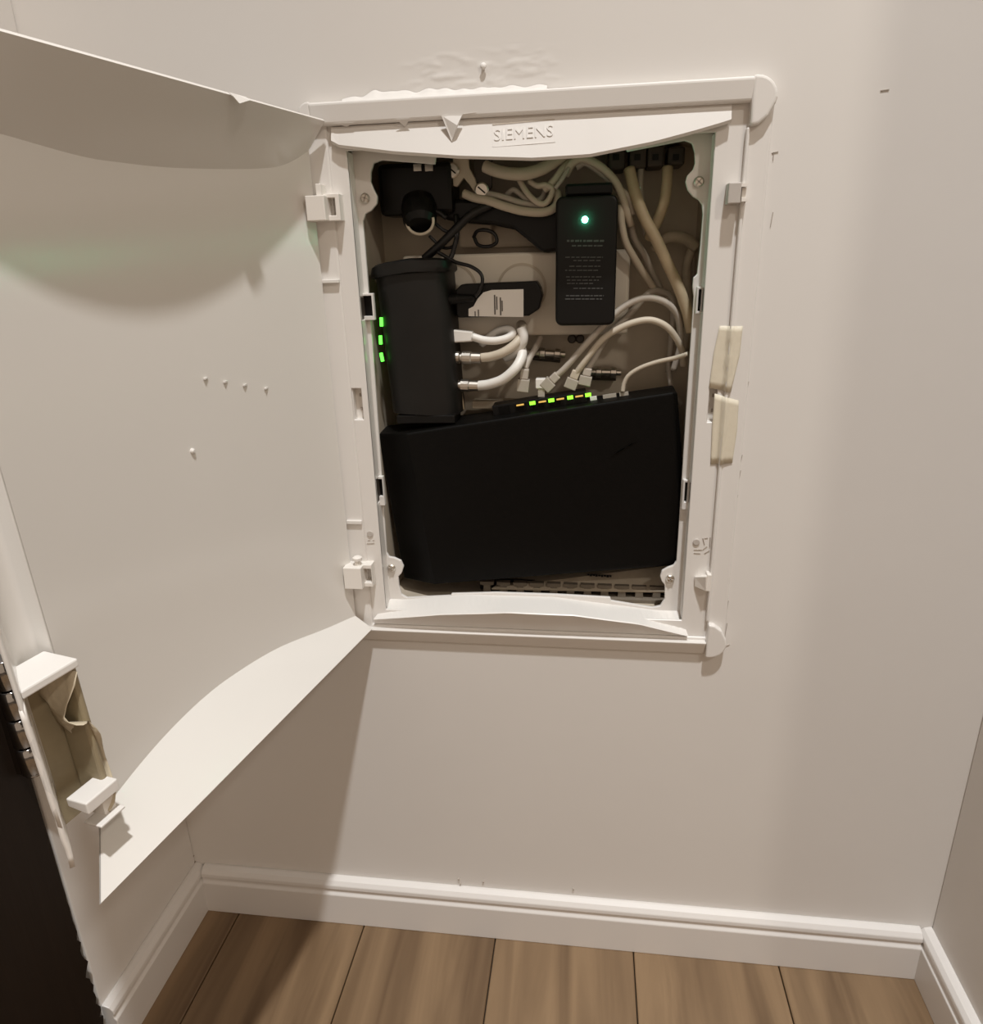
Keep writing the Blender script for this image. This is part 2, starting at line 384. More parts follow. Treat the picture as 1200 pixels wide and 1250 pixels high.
for (o_, h_) in (((438, 358, 455, 391), (444, 361, 453, 386)), ((456, 582, 467, 617), (459.5, 585, 466, 606)), ((849, 350, 861, 383), (851.5, 353, 857, 380)), ((832, 586, 843, 622), (835, 589, 840, 613))):
    lo, hi = pbox(*o_, .0100, .0149, .010); l2, h2 = pbox(*h_, .0100, .0149, .010)
    fr = obj('catch_frame', gridplate(lo[0], lo[2], hi[0], hi[2], [rect(l2[0], l2[2], h2[0], h2[2])], .0100, .0149), M['white'], cab, bevel=.0003, seg=1)
    obj('catch_slot_shade', nbox((l2[0], .0140, l2[2]), (h2[0], .0148, h2[2])), M['black'], fr)  # shade of the open slot put into a black floor piece
# face plate with the opening
op = [(456, 199), (466, 195.5), (531, 200.5), (532, 192), (560, 190), (650, 191), (764, 179.5), (765.5, 185), (836, 171.5), (845, 175), (848, 186), (848.5, 199),
      (846, 207), (839, 214), (837, 222), (839.5, 232), (846, 240), (853, 244), (857, 250), (858, 262), (855, 300), (851, 335), (846.5, 339), (845.5, 350), (847, 362), (843, 420), (837, 510), (831, 610), (826, 685),
      (822, 690.5), (815, 693), (808, 697), (806, 704), (808, 710), (811.5, 714), (811.5, 731), (806, 740), (797, 742), (746, 733.5), (745, 729.5), (680, 726), (606, 723.5), (551, 725), (550, 727.5), (497, 730), (490, 726), (487, 716),
      (486, 704), (490, 700), (492.5, 692), (489, 684.5), (481, 681), (475, 680), (472, 675), (468.5, 620), (463, 540), (458, 470), (453, 400), (448.5, 340), (444.5, 290), (443, 270), (446, 261), (453, 257), (459.5, 249), (460.5, 240), (456, 231), (452.5, 222), (452.5, 210)]
hole = [(lambda p: (p.x, p.z))(at(u, v, .015)) for u, v in op]
obj('face_plate', plate(rect(.0340, .034, .3207, .452), [hole[::-1]], .015, .0185), M['white'], cab, bevel=.0007, seg=2)
# visor: sloped plate with an arched lip
vb = [(404, 171.5), (412, 176.5), (480, 184.5), (560, 190), (650, 192.5), (720, 188), (800, 172), (850, 158.5), (884, 148.5), (893, 145.5)]
vt = [(405, 157.5), (893, 128)]
P0, P1 = at(*vt[0], -.003), at(*vt[1], -.003)
def prot(s): return .004+.0065*(1-(2*s-1)**2)
bt = []
for u, v in vb:
    s = (u-404)/489; bt.append((at(u, v, -.003-prot(s)).x, zat(u, v, -.003-prot(s))))
bm = bmesh.new(); rows = []; NV = 48
for i in range(NV+1):
    s = i/NV; s_ = s
    x = bt[0][0]+(bt[-1][0]-bt[0][0])*s
    zb = lerp(bt, x); yb = -.003-prot(s); zt = P0.z+(P1.z-P0.z)*s; yt = -.0035
    zt += .0012
    rows.append([Vector((x, yt+.0, zt)), Vector((x, yt+(yb-yt)*.5, zt+(zb-zt)*.5)), Vector((x, yb, zb)), Vector((x, yb+.0016, zb-.0020)), Vector((x, yb+.003, zb-.0012)),
                 Vector((x, yt+(yb-yt)*.4+.003, zt+(zb-zt)*.42-.001)), Vector((x, yt+.004, zt-.004)), Vector((x, yt, zt))])
bm = strip(rows); bmesh.ops.remove_doubles(bm, verts=bm.verts, dist=1e-6)
bmesh.ops.holes_fill(bm, edges=[e for e in bm.edges if e.is_boundary])
vis = obj('visor', bm, M['white'], cab)
# curtain under the visor back to the face plate (top of the recess)
rows = []
for i in range(NV+1):
    s = i/NV; x = .0345+(.3200-.0345)*s; xx = min(max(x, bt[0][0]), bt[-1][0]); sv = (xx-bt[0][0])/(bt[-1][0]-bt[0][0])
    rows.append([Vector((x, -.001, .444)), Vector((x, .0149, .4435))])
obj('recess_top', strip(rows), M['white'], cab)
# embossed lettering in its thin frame
def text(body, size, name, m, mx, depth=.0004, parent=None):
    c = bpy.data.curves.new(name, 'FONT'); c.body = body; c.size = size; c.extrude = depth; c.align_x = 'CENTER'; c.align_y = 'CENTER'; c.resolution_u = 3
    t = bpy.data.objects.new(name, c); COL.objects.link(t)
    bpy.context.view_layer.update()
    me = bpy.data.meshes.new_from_object(t.evaluated_get(bpy.context.evaluated_depsgraph_get())); bpy.data.objects.remove(t)
    me.transform(mx); me.materials.append(m)
    o = bpy.data.objects.new(name, me); COL.objects.link(o)
    if parent is not None: attach(o, parent)
    return o
sc = (640-404)/489
def on_visor(u, v):                     # point on the visor's sloped face
    s = (u-404)/489; x = bt[0][0]+(bt[-1][0]-bt[0][0])*s; zb = lerp(bt, x); yb = -.003-prot(s); zt = P0.z+(P1.z-P0.z)*s+.0012
    A = Vector((x, -.0035, zt)); B = Vector((x, yb, zb)); T = Vector((1, 0, 0)); n = (B-A).cross(T).normalized()
    d = fw + rt*((u-600)/FPX) - up*((v-625)/FPX)
    return CAM + d*((A-CAM).dot(n)/d.dot(n))
cL, cR, cM, cT = on_visor(603, 166), on_visor(675, 160), on_visor(639, 163), on_visor(639, 150)
ex = (cR-cL).normalized(); en = ex.cross((cT-cM)).normalized(); ey = en.cross(ex)
if en.y > 0: en = -en
mx = Matrix(((ex.x, ey.x, en.x, cM.x), (ex.y, ey.y, en.y, cM.y), (ex.z, ey.z, en.z, cM.z), (0, 0, 0, 1)))
wd = (cR-cL).length
tx = text('SIEMENS', .0125, 'lettering', M['white'], Matrix.Identity(4), .0004, vis)
xs = [v.co.x for v in tx.data.vertices]; sx = wd/(max(xs)-min(xs))
tx.data.transform(mx @ Matrix.Translation((0, 0, .0002)) @ Matrix.Diagonal((sx, 1.0, 1, 1)))
bm = bmesh.new(); hw, hh = wd/2*1.06, .0085
for (a, b, c, d) in ((-hw, hh-.0005, hw, hh), (-hw, -hh, hw, -hh+.0005), (-hw, -hh, -hw+.0005, hh), (hw-.0005, -hh, hw, hh)):
    box(bm, (a, b, -.001), (c, d, .0002), mx)
obj('letter_frame', bm, M['white'], vis)
obj('letter_rule', nbox((-hw, hh-.0002, -.001), (hw, hh+.0003, .0004), mx), M['box'], vis)
# flakes of torn paint hanging over the visor
def flake(pts, y0, y1):
    q = [on_visor(u, v) for u, v in pts]
    off = [Vector((0, y0, 0)) if k < len(q)-1 else Vector((0, y1, 0)) for k in range(len(q))]
    bm = bmesh.new(); a = [bm.verts.new(p+o_) for p, o_ in zip(q, off)]; b = [bm.verts.new(p+o_+Vector((0, .0005, 0))) for p, o_ in zip(q, off)]
    bm.faces.new(a); bm.faces.new(b[::-1])
    for i in range(len(a)):
        j = (i+1) % len(a); bm.faces.new((a[i], b[i], b[j], a[j]))
    return bm
obj('paint_flake', flake([(541, 143), (549, 141), (567, 141), (560, 155), (551.5, 173)][::1], -.0075, -.0006), M['white'], vis)
obj('paint_flake', flake([(486, 148), (502, 147), (495, 155)], -.006, -.0006), M['white'], vis)
obj('paint_flake', flake([(410, 152), (434, 151), (424, 155)], -.005, -.0006), M['white'], vis)
obj('paint_flake', flake([(567, 141), (583, 139), (572, 145)], -.006, -.0006), M['white'], vis)
# sill: ledge and sloped underside
sf = [(456, 755.5), (540, 749.5), (620, 747.5), (700, 751), (780, 761.5), (840, 776)]
def sprot(s): return .005+.009*(1-(2*s-1)**2)
fa = []
for u, v in sf:
    s = (u-456)/384; y = -.002-sprot(s); p = at(u, v, y); fa.append((p.x, p.z))
rows = []
hb = sorted([(p[0], p[1]) for p in hole[32:48]])
for i in range(NV+1):
    s = i/NV; x = fa[0][0]+(fa[-1][0]-fa[0][0])*s; y = -.002-sprot(s); z = lerp(fa, x)
    zi = lerp([(.052, zat(497, 731, .015)), (zat(0, 0, 0)*0+.112, zat(606, 726, .015)), (.20, zat(680, 728, .015)), (.298, zat(800, 744, .015))], x)-.0006
    xi = min(max(x, .036), .319)
    rows.append([Vector((xi, .0149, zi)), Vector((x, y+.001, z)), Vector((x, y, z-.0008)), Vector((x, -.003, .0192)), Vector((x, -.001, .0192)), Vector((xi, .0149, zi-.004)), Vector((xi, .0149, zi))])
bm = strip(rows); bmesh.ops.remove_doubles(bm, verts=bm.verts, dist=1e-6)
bmesh.ops.holes_fill(bm, edges=[e for e in bm.edges if e.is_boundary])
obj('sill', bm, M['white'], cab)
# box behind, open at the front
BX0, BX1, BZ0, BZ1, BY = .030, .326, .030, .446, .100
bm = bmesh.new()
t_ = .003
box(bm, (BX0, .0186, BZ0), (BX0+t_, BY, BZ1)); box(bm, (BX1-t_, .0186, BZ0), (BX1, BY, BZ1))
box(bm, (BX0, .0186, BZ0), (BX1, BY, BZ0+t_)); box(bm, (BX0, .0186, BZ1-t_), (BX1, BY, BZ1)); box(bm, (BX0, BY-t_, BZ0), (BX1, BY, BZ1))
obj('back_box', bm, M['box'], cab)
BYI = BY-t_
# corner screws on the ears
def screw(u, v, y, parent, r=.0042, ang=35):
    c = at(u, v, y); bm = lathe(c+Vector((0, .002, 0)), c-Vector((0, .0022, 0)), [(0, r*.8), (.5, r), (.75, r), (1, r*.72)], None, 16)
    o = obj('mounting_screw', bm, M['steel'], parent, smooth=False)
    b2 = nbox((-r*.8, -.0004, -.0004), (r*.8, .0004, .0004), Matrix.Translation(c-Vector((0, .0024, 0))) @ Matrix.Rotation(math.radians(ang), 4, 'Y'))
    box(b2, (-.0004, -.0004, -r*.8), (.0004, .0004, r*.8), Matrix.Translation(c-Vector((0, .0024, 0))) @ Matrix.Rotation(math.radians(ang), 4, 'Y'))
    obj('screw_slot', b2, M['crack'], o); return o
for u, v, a in ((446, 242, 20), (853, 222, 40), (478, 693, 30), (818, 706, 10)):
    screw(u, v, .0142, cab, .0040, a)
    c = at(u, v, .0146); 
    obj('screw_well', lathe(c+Vector((0, .0004, 0)), c-Vector((0, .0003, 0)), [(0, .0055), (1, .0055)], None, 18), M['crack'], cab) if False else None
# hinge blocks and clips
lo, hi = pbox(375, 238, 395, 270, -.020, -.001); hb_ = obj('hinge_block', nbox(lo, hi), M['clip'], cab, bevel=.0006)
lo, hi = pbox(395, 236, 413, 270, -.012, -.001)
bm = plate(rect(lo[0], lo[2], hi[0], hi[2]), [rect(lo[0]+.0035, lo[2]+.004, hi[0]-.0035, hi[2]-.003)], -.012, -.001); obj('hinge_loop', bm, M['clip'], hb_, bevel=.0004, seg=1)
lo, hi = pbox(386, 224, 391, 240, -.016, -.004); obj('hinge_pin', nbox(lo, hi), M['clip'], hb_, bevel=.0006)
lo, hi = pbox(421, 694, 440, 719, -.020, -.001); hb2 = obj('hinge_block', nbox(lo, hi), M['clip'], cab, bevel=.0006)
lo, hi = pbox(440, 690, 453, 716, -.012, -.001)
bm = plate(rect(lo[0], lo[2], hi[0], hi[2]), [rect(lo[0]+.003, lo[2]+.004, hi[0]-.0005, hi[2]-.004)], -.012, -.001); obj('hinge_loop', bm, M['clip'], hb2, bevel=.0004, seg=1)
c = at(437, 690, -.012); obj('hinge_pin', lathe(c, c+Vector((0, 0, .009)), [(0, .003), (.6, .003), (.62, .0045), (.9, .0045), (1, .003)], None, 12), M['clip'], hb2)
lo, hi = pbox(888, 222, 906, 249, -.014, -.001); cl = obj('door_clip', nbox(lo, hi), M['greyclip'], cab, bevel=.0008); cl['label'] = 'grey plastic catch on the right side of the frame'
bm = bmesh.new()
for v in (226, 244):
    lo, hi = pbox(905, v-2.5, 913, v+2, -.011, -.001); box(bm, lo, hi)
lo, hi = pbox(905, 229, 912, 243, -.008, -.001); box(bm, lo, hi); obj('clip_arm', bm, M['clip'], cl)
a = at(848, 703, -.014); bm = hexa([at(848, 704, -.003), at(862, 704, -.013), at(862, 722, -.011), at(848, 716, -.003)], [at(848, 704, -.001), at(866, 700, -.001), at(866, 722, -.001), at(848, 716, -.001)])
cl2 = obj('door_clip', bm, M['clip'], cab, bevel=.0006)
lo, hi = pbox(862, 702, 869, 722, -.010, -.001); obj('clip_arm', nbox(lo, hi), M['clip'], cl2, bevel=.0005)
for u0_, v0_, u1_, v1_, y in ((393, 341, 413, 346, -.007), (423, 636, 441, 640, -.006), (428, 660, 445, 662, -.0025), (385, 200, 400, 203, -.003)):
    lo, hi = pbox(u0_, v0_, u1_, v1_, y, -.001); obj('frame_rib', nbox(lo, hi), M['white'], cab, bevel=.0004, seg=1)
def embossed(u, v, flip):
    c = at(u, v, -.0013); bm = lathe(c+Vector((0, .001, 0)), c-Vector((0, .0012, 0)), [(0, .0030), (.9, .0030), (1, .0026)], None, 16)
    o = obj('knock_out_shade', bm, M['greyclip'], cab)  # raised grey disc; the shade of a recessed hole is in its colour
    b2 = bmesh.new()
    segs = ((847, 671, 857, 671), (858, 671, 863, 667), (847, 675, 855, 675.5), (860, 675.5, 866, 672), (858, 657, 860, 665), (867, 656, 866.5, 668), (860, 657, 864, 656.5)) if not flip else ((448, 663.5, 457, 663), (449, 659.5, 452, 659.5), (455, 659.5, 457, 659.5))
    for a_, b_, c_, d_ in segs:
        p, q = at(a_, b_, -.0014), at(c_, d_, -.0014); tube([p, q], .00045, b2, raw=True, seg=5)
    obj('knock_out_mark', b2, M['crack'], o)
embossed(850, 661.5, False); embossed(452, 651.5, True)

# ------------------------------------------------------------------ cabinet door
ZB, ZT = .0174, .4601
def dp(u, n, z):
    t = (z-ZB)/(ZT-ZB); a = math.radians(10.9+3.6*t)
    return Vector((.0232-math.sin(a)*u-math.cos(a)*n, -.0105-math.cos(a)*u+math.sin(a)*n, z))
def DD(u): return .0175+.027*(1-(2*min(u, .331)/.331-1)**2)
top_tab = [(0, .019), (.012, .026), (.03, .033), (.06, .037), (.10, .040), (.13, .0417), (.16, .0421), (.19, .0417), (.24, .0370), (.297, .0335)]
bot_tab = [(0, .0115), (.04, .0157), (.094, .0251), (.143, .0295), (.18, .0311), (.23, .0295), (.274, .0266), (.297, .0252)]
NU = 56; rows = []
for i in range(NU+1):
    u = .297*i/NU; d = DD(u)
    zt = ZT-smoothtab(top_tab, u); zb = ZB+smoothtab(bot_tab, u)
    uc = .331*i/NU
    col = [dp(uc, 0, ZT)]+[dp(uc+(u-uc)*k/4, d*k/4, ZT+(zt-ZT)*k/4) for k in range(1, 4)]
    nz_ = 30
    col += [dp(u, d, zt+(zb-zt)*k/nz_) for k in range(nz_+1)]
    col += [dp(u+(uc-u)*k/4, d*(1-k/4), zb+(ZB-zb)*k/4) for k in range(1, 5)]
    rows.append(col)
bm = strip(rows)
# free edge: rounded cove from the sheet to the closing edge
def sheet_end_z(top): return (ZT-.0335) if top else (ZB+.0252)
cove = [(.297, DD(.297)), (.2975, .0365), (.304, .0372), (.311, .0355), (.3185, .0290), (.3255, .0190), (.333, .0080), (.3392, 0.0)]
rows = []
for k, (u, n) in enumerate(cove):
    f = k/(len(cove)-1); za = .075+(0)*f; zt = ZT-.0335*(1-f)
    rows.append([dp(u, n, zt+(za-zt)*j/26) for j in range(27)])
b2 = strip(rows)
dr = obj('cabinet_door', bm, M['door'], cab, smooth=True)
sm = dr.modifiers.new('thickness', 'SOLIDIFY'); sm.thickness = .0022; sm.offset = 1
es = dr.modifiers.new('split', 'EDGE_SPLIT'); es.split_angle = math.radians(28)
ce = obj('door_edge_grip', b2, M['door'], dr, smooth=True)
sm2 = ce.modifiers.new('thickness', 'SOLIDIFY'); sm2.thickness = .0018; sm2.offset = 0
# lower part of the free edge: broken away, only the outer rim is left
rows = []
for j in range(16):
    z = .150-.0985*j/15; k_ = noise.noise(Vector((z*90, 1, 2)))*.0012
    rows.append([dp(.3392+k_*.5, 0, z), dp(.3330+k_*.5, .0085, z), dp(.3262+k_*.5, .0185, z), dp(.319, .029, z)])
rim = obj('broken_rim', strip(rows), M['clip'], dr, smooth=True); s3 = rim.modifiers.new('thickness', 'SOLIDIFY'); s3.thickness = .0025; s3.offset = 0
def dbox(u0_, u1_, n0, n1, z0, z1, cut=0):
    return hexa([dp(u0_, n0, z0), dp(u1_, n0, z0), dp(u1_, n0, z1), dp(u0_, n0, z1)], [dp(u0_, n1, z0+cut), dp(u1_, n1, z0+cut), dp(u1_, n1, z1), dp(u0_, n1, z1)])
obj('latch_shelf', hexa([dp(.300, .005, .1515), dp(.334, .005, .1515), dp(.334, .005, .1565), dp(.300, .005, .1565)], [dp(.300, .030, .1550), dp(.3185, .030, .1550), dp(.3185, .030, .1570), dp(.300, .030, .1570)]), M['white'], dr, bevel=.001)
obj('latch_pocket', dbox(.298, .317, .0300, .0325, .052, .1515), M['pocket'], dr)
obj('latch_wall', dbox(.2985, .3025, .010, .030, .052, .1512), M['pocket'], dr, bevel=.0015)
lc = obj('latch_clip', dbox(.2985, .3205, .003, .018, .0690, .0765, .002), M['white'], dr, bevel=.0008)
obj('latch_foot', dbox(.2985, .3160, .003, .016, .0555, .0570), M['white'], lc, bevel=.0005)
obj('latch_post', dbox(.300, .308, .008, .018, .0565, .0710), M['clip'], lc)
# knob mark on the sheet and stick-on catch near the top
c = dp(.148, DD(.148)-.0004, zat(240, 555, -.155)); n_ = Vector((1, -.2, 0)).normalized()
obj('moulding_pip', lathe(c-n_*.001, c+n_*.0016, [(0, .0022), (.6, .0020), (1, .0010)], None, 12), M['white'], dr)
def on_sheet(u, v, off=.0006):
    a = math.radians(12.5); h = Vector((.0232, -.0105, 0)); e = Vector((-math.sin(a), -math.cos(a), 0)); nn = Vector((-math.cos(a), math.sin(a), 0))
    d = fw + rt*((u-600)/FPX) - up*((v-625)/FPX); best = None
    for k in range(4000):
        X = CAM+d*(.2+k*.0003)
        t = (X.z-ZB)/(ZT-ZB); a = math.radians(10.9+3.6*t); e = Vector((-math.sin(a), -math.cos(a), 0)); nn = Vector((-math.cos(a), math.sin(a), 0))
        if (X-h).dot(nn) > DD((X-h).dot(e))-off: return X
bm = bmesh.new()
for u, v in ((251, 462), (275, 466), (299, 470), (325, 474)):
    p = on_sheet(u, v); box(bm, p-Vector((.0008, .0020, .0006)), p+Vector((.0008, .0020, .0006)))
obj('moulding_tick', bm, M['white'], dr)
bm = bmesh.new()
rows = []
for u, v in ((278, 117), (287, 119), (299, 123)):
    p = dp(lerp([(131, .2), (289, .1), (397, 0)], u), 0, ZT); rows.append([p+Vector((.0005, -.0005, .0012)), p+Vector((.003, -.001, -.001 if u != 287 else -.0045))])
obj('paint_flake', strip(rows), M['white'], dr).modifiers.new('t', 'SOLIDIFY').thickness = .0005

# ------------------------------------------------------------------ things in the cabinet
# --- bent plate, slotted rail and outlet block on the back of the box
RT = zat(700, 713, .038)
t = thing('slotted_rail', 'dark comb-toothed terminal rail along the bottom of the cabinet', 'rail', at(700, 735, .07))
a, b = at(585, 728, .038), at(812, 728, .038); z0 = a.z
obj('rail_base', nbox((a.x, .033, BZ0+t_), (b.x, .049, BZ0+t_+.004)), M['rail'], t, bevel=.0006)
a0 = at(560, 716, .078).x; nt_ = 11
for k in range(nt_):
    x = a.x+(b.x-a.x)*(k+.5)/nt_; x2 = (b.x-a.x)/nt_*.24
    obj('rail_tooth', prism([(x-x2, BZ0+.007), (x+x2, BZ0+.007), (x+x2*.8, RT-.004), (x+x2*1.7, RT-.003), (x+x2*1.7, RT), (x-x2*1.7, RT), (x-x2*1.7, RT-.003), (x-x2*.8, RT-.004)], .037, .043), M['rail'], t)
obj('rail_back', nbox((a.x, .046, BZ0+.007), (b.x, .0475, RT-.001)), M['black'], t)
bm = hexa([at(600, 718, .036), at(812, 722, .036), at(815, 690, .058), at(620, 704, .058)], [at(600, 720, .037), at(812, 724, .037), at(815, 692, .060), at(620, 706, .060)])
gp = thing('ground_plate', 'beige angled metal plate above the toothed rail under the big box', 'plate', at(720, 705, .08))
obj('plate_body', bm, M['dust'], gp, bevel=.0005)
b2 = bmesh.new()
for k in range(9):
    u = 718+k*3.4; p = at(u, 701.5+k*.2, .0470); box(b2, p-Vector((.0011, .0008, .0008+.0006*(k % 2))), p+Vector((.0011, .0004, .0007)))
obj('scuffed_print', b2, M['black'], gp)

ob = thing('outlet_block', 'beige double socket outlet block in the middle of the cabinet back', 'socket outlet', at(660, 360, .075))
lo, hi = pbox(497, 304, 770, 412, .064, BYI, .064); bd = obj('outlet_body', nbox(lo, hi), M['outlet'], ob, bevel=.003, seg=3)
for u in (553, 637):
    c = at(u, 353, .064)
    bm = plate([(c.x+.0225*math.cos(k*math.pi/20), c.z+.0225*math.sin(k*math.pi/20)) for k in range(40)], [[(c.x+.0205*math.cos(-k*math.pi/20), c.z+.0205*math.sin(-k*math.pi/20)) for k in range(40)]], .0628, .066)
    s = obj('socket_rim', bm, M['box'], ob); 
    obj('socket_face', lathe((c.x, .0655, c.z), (c.x, .0632, c.z), [(0, .0204), (1, .0204)], None, 32), M['outlet'], s)
lo, hi = pbox(560, 254, 600, 303, .078, BYI, .078); obj('cable_entry', nbox(lo, hi), M['box'], ob, bevel=.003)
lo, hi = pbox(600, 272, 675, 303, .088, BYI, .088); obj('cable_entry', nbox(lo, hi), M['box'], ob, bevel=.003)

# --- adapter with the green light
ad = thing('power_adapter', 'black power adapter with a glowing green light, plugged in upright', 'adapter', at(716, 316, .04))
a = at(678, 398, .028); b = at(755, 237, .028)
adb = obj('adapter_body', prism(rrect(a.x, a.z, b.x, b.z, .0058, 5), .028, .063), M['black'], ad, bevel=.0022, seg=3)
p = at(714, 268, .0265); obj('indicator_light', lathe(p+Vector((0, .002, 0)), p-Vector((0, .0028, 0)), [(0, .0024), (.5, .0024), (.85, .0018), (1, .0008)], None, 14), M['teal'], ad)
bm = bmesh.new(); rr = random.Random(3)
for v, u0_, u1_, hgt in ((294, 692, 738, 2.6), (300, 698, 737, 1.8), (314, 690, 736, 1.3), (318, 700, 734, 1.3), (325, 695, 733, 1.3), (330, 690, 730, 1.3), (338, 691, 735, 1.3), (342, 692, 731, 1.3), (346, 692, 724, 1.3), (352, 700, 736, 1.3), (361, 691, 737, 1.6), (365, 690, 735, 1.6)):
    u = u0_
    while u < u1_:
        w_ = rr.uniform(2, 7); lo, hi = pbox(u, v-hgt/2, min(u+w_, u1_), v+hgt/2, .0276, .0282); box(bm, lo, hi); u += w_+rr.uniform(.8, 2)
obj('fine_print', bm, M['print'], ad)
lo, hi = pbox(690, 222, 748, 240, .036, .060, .036); obj('adapter_neck', nbox(lo, hi), M['black'], ad, bevel=.002)

# --- small adapter with the white sticker
a2 = thing('plug_adapter', 'small black plug adapter with a white sticker beside the modem', 'adapter', at(610, 366, .05))
a = at(557, 388, .042); b = at(662, 343, .042)
out = [(a.x, a.z+.002), (a.x+.002, a.z), (b.x-.012, a.z+.0005), (b.x-.003, a.z+.006), (b.x, a.z+.017), (b.x-.0015, b.z-.006), (b.x-.005, b.z), (a.x+.006, b.z-.001), (a.x, b.z-.006)]
obj('adapter_body', prism(out, .042, .063), M['black'], a2, bevel=.0018, seg=3)
lb = [(572, 386), (572, 377), (578, 374), (583, 365), (590, 357), (600, 354), (639, 353), (639, 387)]
pts = [(lambda p: (p.x, p.z))(at(u, v, .0415)) for u, v in lb]
st = obj('sticker', prism(pts, .0414, .0419), M['label'], a2); st['label'] = 'white paper sticker'
bm = bmesh.new()
for u, v0_, v1_ in ((604, 360, 384), (606.5, 362, 378), (611, 363, 385), (613, 367, 380), (580, 380, 386), (584, 378, 386)):
    lo, hi = pbox(u-.5, v0_, u+.5, v1_, .0411, .0415); box(bm, lo, hi)
obj('sticker_print', bm, M['ink'], st)

# --- the upright modem
md = thing('modem', 'upright black modem with three green lights at the left of the cabinet', 'modem', at(505, 500, .045))
def loop_at(z):
    t = (z-zm0)/(zm1-zm0)
    return t
pTL, pTR, pBR, pBL = at(462, 333, .024), at(541, 326, .026), at(556, 508, .028), at(484, 505, .026)
F = [pTL, pTR, pBR, pBL]
def mp(a, b, y):                       # bilinear on the modem front, pushed to depth y
    p = (F[0]*(1-a)+F[1]*a)*(1-b)+(F[3]*(1-a)+F[2]*a)*b
    return Vector((p.x, p.y+y, p.z))
prof = [(-.12, .034), (-.11, .012), (-.06, .0045), (.0, .0015), (.12, .0), (.5, -.002), (.85, 0), (.97, .004), (1.03, .012), (1.06, .034)]
rows = []
for j in range(15):
    bb = j/14; rows.append([mp(a_, bb, y_) for a_, y_ in prof]+[mp(-.12, bb, .034)])
bm = strip(rows); bmesh.ops.remove_doubles(bm, verts=bm.verts, dist=1e-6); bmesh.ops.holes_fill(bm, edges=[e for e in bm.edges if e.is_boundary])
mb = obj('modem_body', bm, M['modem'], md, smooth=True); e_ = mb.modifiers.new('split', 'EDGE_SPLIT'); e_.split_angle = math.radians(40)
rows = []
for bb, g in ((-.075, .0), (-.06, .03), (-.02, .05), (.0, .05), (.012, .02)):
    rows.append([mp(a_*(1+g*2)-g, bb+(.02*(2*a_-1)**2), y_-(.003 if 0 < g else 0)) for a_, y_ in prof]+[mp(-.12*(1+g*2)-g, bb+.025, .034)])
bm = strip(rows); bmesh.ops.remove_doubles(bm, verts=bm.verts, dist=1e-6); bmesh.ops.holes_fill(bm, edges=[e for e in bm.edges if e.is_boundary])
obj('modem_cap', bm, M['modem'], md, smooth=True).modifiers.new('s', 'EDGE_SPLIT').split_angle = math.radians(40)
for (u, v, tl) in ((465.5, 393, -.02), (464.5, 415, -.01), (466, 436, .15)):
    p = at(u, v, .0262); mx = Matrix.Translation(p) @ Matrix.Rotation(-tl, 4, 'Y')
    obj('status_light', nbox((-.0011, -.0014, -.0038), (.0011, .002, .0038), mx), M['led'], md)
lo, hi = pbox(486, 506, 556, 516, .026, .058, .03); obj('modem_foot', nbox(lo, hi), M['black'], md, bevel=.001)

# coax sockets of the modem and their white cables
for k, (v, vr, tail, col, lab, conu) in enumerate(((436, 436, [(588, 436.5, .045), (600, 435, .043), (615, 430, .041), (629, 420, .043), (637, 408, .05), (638, 398, .06), (630, 394, .075)], 'cream', 'cream coaxial cable in the middle socket of the modem', 0),
                                         (470, 470, [(584, 471, .045), (598, 469, .041), (614, 463, .037), (628, 451, .036), (636, 438, .042), (637, 428, .05), (632, 424, .07)], 'whitecable', 'thick white coaxial cable in the bottom socket of the modem', 0))):
    c = thing('coaxial_cable', lab, 'cable', at(590, v, .05))
    obj('sheath', tube(path(tail), .0046 if k else .0042, seg=12), M[col], c, smooth=True)
    e = 587 if k == 0 else 584
    p0, p1 = at(541, v, .047), at(e, v+1.2, .045)
    bm = lathe(p0, p1, [(0, .0046), (.12, .0046), (.14, .0058), (.44, .0056), (.46, .0040), (.50, .0040), (.52, .0060), (.74, .0060), (.76, .0052), (1, .0050)], None, 14)
    cn = obj('connector', bm, M['steel'], c); cn['label'] = 'crimped metal connector'
c = thing('network_cable', 'white network cable with a white plug in the top socket of the modem', 'cable', at(580, 411, .045))
obj('sheath', tube(path([(577, 411, .044), (590, 415, .043), (604, 416, .042), (618, 413, .043), (626, 407, .046), (620, 402, .052), (608, 404, .058), (598, 411, .062), (588, 420, .068)]), .0036, seg=10), M['whitecable'], c, smooth=True)
f4 = [at(547, 402, .042), at(577, 405, .042), at(577, 417, .042), at(547, 419, .042)]
obj('plug', hexa(f4, [p+Vector((0, .010, 0)) for p in f4]), M['whitecable'], c, bevel=.0012)
c = tag(obj('white_cable', tube(path([(636, 400, .046), (639, 410, .045), (637, 420, .046), (629, 430, .050), (618, 436, .060)]), .0044, seg=12), M['whitecable'], None, smooth=True), 'short bend of white cable crossing in front of the two coaxial cables', 'cable')

